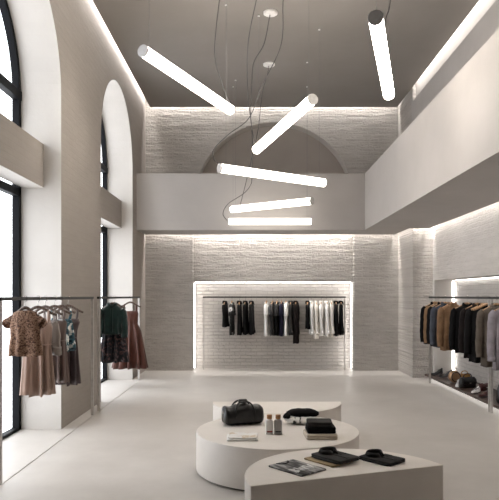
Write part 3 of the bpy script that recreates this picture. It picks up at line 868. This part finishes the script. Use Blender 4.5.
def folded_shirt(label, loc, rz, w, d, h, mat):
    t = thing('folded_shirt', label, 'folded shirt', loc, rz, 'folded shirts on the near half table')
    bm = BM(); slab(bm, w, d, fold_profile(h, 2), 0.02, 6, 0.001, loc[0] * 33)
    link('shirt_body', bm, mat, t, True)
    # collar: stand + fold-over with two points, near the +y end
    cy = d / 2 - 0.075
    bm = BM(); n = 28; rings = []
    for (rr, z) in ((0.052, h - 0.004), (0.050, h + 0.028), (0.056, h + 0.034), (0.068, h + 0.008)):
        ring = []
        for k in range(n):
            th = -PI / 2 + 0.22 + (2 * PI - 0.44) * k / (n - 1)
            pt = max(0, -math.sin(th)) ** 6
            ring.append((rr * 1.25 * math.cos(th), cy + rr * 0.85 * math.sin(th) - (0.03 * pt if rr > 0.06 else 0), z - 0.004 * pt))
        rings.append(ring)
    loft(bm, rings, False, False, False)
    link('collar', bm, mat, t, True, solid=0.004)
    pk = link('placket', boxes((-0.014, 0.014, -d / 2 + 0.02, cy - 0.05, h - 0.003, h + 0.003)), mat, t, bev=0.002)
    for i in range(3):
        y = -d / 2 + 0.05 + i * 0.07
        link('button', tube(BM(), [(0, y, h + 0.002), (0, y, h + 0.005)], 0.006, 10), 'black_ink', pk)
    link('pocket', boxes((0.035, 0.095, -0.03, 0.035, h - 0.002, h + 0.002)), mat, t, bev=0.001)
    for s in (-1, 1):
        link('folded_sleeve', slab(BM(), 0.05, d * 0.8, [(0.0, 0.004), (0.003, 0), (h * 0.45, 0), (h * 0.5, 0.004)], 0.01), mat, t, True).location = (s * (w / 2 - 0.018), -0.01, 0.001)
    return t
M['shirt_grey'] = cloth('washed_charcoal_cloth', (0.045, 0.0425, 0.041), 0.25)
M['shirt_grey2'] = cloth('washed_black_cloth', (0.036, 0.034, 0.033), 0.25)
# axes of the flat goods on the front table, from their corners
def quad_frame(a, b, c, d):
    ctr = (Vector(a) + Vector(b) + Vector(c) + Vector(d)) / 4
    return ctr
folded('folded_trousers', 'khaki folded trousers peeking out under the middle folded shirt', 'folded trousers', (0.572, 4.635, TZ), 0.70, 0.24, 0.30, 0.014, 'khaki', 1)
folded_shirt('washed charcoal folded shirt lying on khaki trousers on the near half table', (0.622, 4.640, TZ + 0.015), 0.70, 0.225, 0.30, 0.030, 'shirt_grey')
folded_shirt('washed black folded shirt nearest the right end of the near half table', (0.972, 4.640, TZ), 0.76, 0.205, 0.29, 0.028, 'shirt_grey2')
t = thing('folded_tee', 'grey graphic tee with white print lying flat on the near half table', 'folded tee', (0.322, 4.43, TZ), 0.72)
link('tee_body', slab(BM(), 0.26, 0.34, [(0.0, 0.004), (0.003, 0.0), (0.009, 0.0), (0.012, 0.006)], 0.018, 6, 0.0008, 2.0), 'tee_grey', t, True)
bm = BM()
def stroke(x0, y0, x1, y1, w=0.016):
    d = Vector((x1 - x0, y1 - y0, 0)); nrm = Vector((-d.y, d.x, 0)).normalized() * w / 2
    p = [(x0 + nrm.x, y0 + nrm.y), (x1 + nrm.x, y1 + nrm.y), (x1 - nrm.x, y1 - nrm.y), (x0 - nrm.x, y0 - nrm.y)]
    prism(bm, p, lambda q: (q[0], q[1], 0.0095), lambda q: (q[0], q[1], 0.0146))
for (x0, y0, x1, y1) in ((-0.10, -0.10, -0.095, -0.01), (-0.10, -0.012, -0.065, -0.035), (-0.065, -0.035, -0.10, -0.055), (-0.10, -0.055, -0.06, -0.08), (-0.06, -0.08, -0.10, -0.10),
                         (-0.045, -0.01, -0.03, -0.10), (-0.03, -0.10, -0.008, -0.03), (-0.008, -0.03, 0.012, -0.10), (0.012, -0.10, 0.03, -0.01),
                         (0.045, -0.01, 0.068, -0.10), (0.068, -0.10, 0.098, -0.005)):
    stroke(x0, y0, x1, y1)
link('printed_letters', bm, 'marks', t)
link('neckband', tube(BM(), [(0.055 * math.cos(PI + PI * k / 14), 0.155 + 0.04 * math.sin(PI + PI * k / 14), 0.012) for k in range(15)], 0.005, 6), 'black2', t, True)

# ================================================================== SHOE SHELF
SZ = 0.10
sh = thing('shoe_shelf', 'low dark walnut shoe shelf running along the right niche', 'shelf', (3.58, 7.0, 0))
link('shelf_board', boxes((-0.24, 0.34, -5.0, 4.996, SZ - 0.04, SZ)), 'wood_dark', sh, bev=0.003)
for y in (-4.0, -1.0, 2.0, 4.6):
    link('bracket', boxes((0.0, 0.22, y - 0.02, y + 0.02, 0.0, SZ - 0.04)), 'rail', sh)

def shoe(label, loc, rz, mat, sole='sole', heel=0.0, cat='shoe', group='shoes on the right shelf', L=0.27, open_back=False, laces=False):
    t = thing('shoe', label, cat, loc, rz, group)
    n = 18
    def width(u): return 0.047 * (1 - abs(2 * u - 1.0) ** 3.2 * 0.55) * (0.86 + 0.22 * math.exp(-((u - 0.68) / 0.2) ** 2))
    def lift(u): return heel * max(0.0, 1 - u / 0.65) ** 1.3
    rings = []
    for i in range(n + 1):
        u = i / n
        w = width(u) * (0.55 if i in (0, n) else 1); z = lift(u)
        rings.append([((u - 0.5) * L, w, z), ((u - 0.5) * L, -w, z), ((u - 0.5) * L, -w, z + 0.018), ((u - 0.5) * L, w, z + 0.018)])
    link('shoe_sole', loft(BM(), rings), sole, t, False, bev=0.003)
    rings = []
    for i in range(n + 1):
        u = i / n
        w = width(u) * (0.55 if i in (0, n) else 0.95); z = lift(u) + 0.015
        top = 0.035 + 0.055 * max(0, 1 - u / 0.55) ** 0.7
        if i == n: top = 0.018
        if i == 0: top *= 0.85
        rings.append([((u - 0.5) * L + 0.008 * (1 - u) * max(0, math.sin(th)), w * math.cos(th), z + top * max(0.0, math.sin(th)) ** 0.8) for th in [PI * k / 10 for k in range(11)]])
    up = link('shoe_upper', loft(BM(), rings, True), mat, t, True)
    link('shoe_opening', tube(BM(), [(-0.105 + 0.044 + 0.044 * math.cos(2 * PI * k / 16), 0.026 * math.sin(2 * PI * k / 16), lift(0.2) + 0.094 - 0.014 * (1 + math.cos(2 * PI * k / 16))) for k in range(17)], 0.005, 6), sole, t, True)
    if heel:
        link('shoe_heel', tube(BM(), [(-L / 2 + 0.03, 0, 0.0), (-L / 2 + 0.028, 0, heel + 0.004)], [0.012, 0.026], 10), sole, t, True)
    if laces:
        for k in range(3):
            x = -0.01 + 0.025 * k
            link('lace', tube(BM(), [(x, -0.03, 0.078 - 0.009 * k), (x + 0.006, 0, 0.090 - 0.010 * k), (x + 0.012, 0.03, 0.078 - 0.009 * k)], 0.004, 6), sole, up, True)
    return t

def handbag(label, loc, rz, mat, L, W, H, name='handbag', handle=True, cat='bag'):
    t = thing(name, label, cat, loc, rz, 'bags on the right shelf')
    rings = []
    for (z, s, sd) in ((0, 0.9, 0.9), (0.01, 1, 1), (H * 0.45, 1.0, 1.05), (H * 0.8, 0.95, 0.8), (H, 0.86, 0.45)):
        rings.append([(sellipse(L / 2 * s, W / 2 * sd, 2 * PI * k / 28, 3.2)[0], sellipse(L / 2 * s, W / 2 * sd, 2 * PI * k / 28, 3.2)[1], z + 0.006 * math.sin(k * 1.7) * (z / H)) for k in range(28)])
    link('bag_body', loft(BM(), rings), mat, t, True)
    # flap over the front
    bm = BM(); rings = []
    for (z, y) in ((H * 0.99, W * 0.1), (H * 1.02, -W * 0.15), (H * 0.85, -W * 0.44), (H * 0.45, -W * 0.56)):
        k0 = 0.45 if z < H * 0.5 else 0.43
        rings.append([(L * k0 * (-1 + 2 * k / 10), y, z - (0.02 * math.sin(PI * k / 10) if z < H * 0.5 else 0)) for k in range(11)])
    loft(bm, rings, False, False, False)
    fl = link('bag_flap', bm, mat, t, True, solid=0.005)
    link('bag_clasp', boxes((-0.014, 0.014, -W * 0.62, -W * 0.54, H * 0.44, H * 0.54)), 'steel', fl, bev=0.003)
    if handle:
        link('bag_handle', tube(BM(), spline([(-L * 0.3, 0, H * 0.95), (-L * 0.22, -0.01, H * 1.25), (0, -0.015, H * 1.36), (L * 0.22, -0.01, H * 1.25), (L * 0.3, 0, H * 0.95)], 5), 0.007, 8), mat, t, True)
    return t

shoe('black strappy heeled shoe at the far end of the shoe shelf', (3.46, 11.68, SZ), 2.6, 'leather', heel=0.06)
shoe('black heeled shoe beside the far end one on the shoe shelf', (3.56, 11.40, SZ), 2.3, 'leather', heel=0.06)
shoe('black flat shoe behind the copper purse on the shoe shelf', (3.70, 11.15, SZ), 2.8, 'leather_strap')
# round copper purse
pp = thing('round_purse', 'round copper metallic purse standing on the shoe shelf', 'purse', (3.50, 10.72, SZ), 0.25, 'bags on the right shelf')
def disc(bm, r, w, z, n=32):
    rings = []
    for (y, s) in ((-w, 0.80), (-w * 0.85, 0.93), (-w * 0.35, 1), (w * 0.35, 1), (w * 0.85, 0.93), (w, 0.8)):
        rings.append([(r * s * math.cos(2 * PI * k / n), y, z + r * s * math.sin(2 * PI * k / n)) for k in range(n)])
    return loft(bm, rings)
link('purse_body', disc(BM(), 0.105, 0.05, 0.107), 'copper_leather', pp, True)
link('purse_rim', tube(BM(), [(0.082 * math.cos(2 * PI * k / 28), -0.051, 0.107 + 0.082 * math.sin(2 * PI * k / 28)) for k in range(29)], 0.008, 6), 'leather', pp, True)
link('purse_handle', tube(BM(), spline([(-0.05, 0, 0.19), (-0.03, 0, 0.25), (0.03, 0, 0.25), (0.05, 0, 0.19)], 5), 0.006, 6), 'leather_strap', pp, True)
handbag('amber leather handbag standing behind the black bag on the shoe shelf', (3.68, 10.75, SZ), 0.2, 'amber', 0.22, 0.09, 0.15)
handbag('black leather handbag in the middle of the shoe shelf', (3.52, 10.14, SZ), 0.35, 'leather', 0.30, 0.14, 0.17)
handbag('small brown black clutch lying behind the white shoes', (3.70, 9.85, SZ), 0.3, 'oxblood', 0.22, 0.10, 0.11, 'clutch_bag', False)
shoe('silver pointed shoe in front of the black handbag', (3.44, 10.33, SZ), -2.0, 'silver', 'sole_white')
shoe('white lace up shoe with its toe toward the shelf front', (3.46, 9.58, SZ), -2.3, 'white_leather', 'sole', laces=True)
shoe('white lace up shoe behind its twin near the steel post', (3.60, 9.42, SZ), -2.2, 'white_leather', 'sole', laces=True)
shoe('oxblood flat shoe on the shelf front before the white shoes', (3.46, 9.22, SZ), -2.5, 'oxblood')
handbag('large black bag at the right edge of view on the shoe shelf', (3.60, 8.72, SZ), 0.3, 'leather', 0.34, 0.16, 0.26)

# ================================================================== LIGHT
w = bpy.data.worlds.new('overcast_day'); S.world = w; w.use_nodes = True
nt = w.node_tree; bg = nt.nodes['Background']
tc = nt.nodes.new('ShaderNodeTexCoord'); sx = nt.nodes.new('ShaderNodeSeparateXYZ')
nt.links.new(tc.outputs['Generated'], sx.inputs[0])
c = ramp(nt, sx.outputs[2], [(0.0, (0.82, 0.82, 0.87)), (0.25, (0.90, 0.905, 0.96)), (0.9, (0.95, 0.955, 1.0))])
nt.links.new(c, bg.inputs['Color']); bg.inputs['Strength'].default_value = 4.3

def area(name, loc, rot, sx_, sy_, power, col=(1, 0.96, 0.925)):
    l = bpy.data.lights.new(name, 'AREA'); l.shape = 'RECTANGLE'; l.size = sx_; l.size_y = sy_; l.energy = power; l.color = col
    o = bpy.data.objects.new(name, l); COL.objects.link(o); o.location = loc; o.rotation_euler = rot
    return o
# cove strips above the lowered ceiling panel
area('cove_strip_left', (-2.235, 5.6, 5.86), (0, 0, 0), 0.06, 15.2, 90)
area('cove_strip_right', (3.145, 5.0, 5.86), (0, 0, 0), 0.06, 14.0, 90)
area('cove_strip_back', (0.45, 13.275, 5.86), (0, 0, 0), 5.2, 0.06, 45)
# strips hidden in the gap of the mezzanine soffit
area('soffit_strip_back', (0.40, 13.26, ZS + 0.28), (0, 0, 0), 5.2, 0.05, 66)
area('soffit_strip_right', (3.48, 5.0, ZS + 0.28), (0, 0, 0), 0.05, 14.0, 110)
area('soffit_strip_return', (3.095, 12.6, ZS + 0.28), (0, 0, 0), 0.05, 1.1, 11)
area('soffit_strip_pier', (3.33, 12.05, ZS + 0.28), (0, 0, 0), 0.38, 0.05, 11)

# ================================================================== CAMERA
cam = bpy.data.cameras.new('camera'); co = bpy.data.objects.new('camera', cam); COL.objects.link(co)
co.location = (0, 0, EYE); co.rotation_euler = (PI / 2, 0, 0)
cam.sensor_fit = 'HORIZONTAL'; cam.sensor_width = 36.0; cam.lens = F / 499 * 36
cam.shift_x = -2.5 / 499; cam.shift_y = 46 / 499
cam.clip_start = 0.05
S.camera = co
S.view_settings.view_transform = 'Standard'; S.view_settings.look = 'None'; S.view_settings.gamma = 1.0; S.view_settings.exposure = 0.42
S.cycles.max_bounces = 10; S.cycles.diffuse_bounces = 7; S.cycles.transparent_max_bounces = 12
S.cycles.use_denoising = True
S.cycles.sample_clamp_indirect = 6
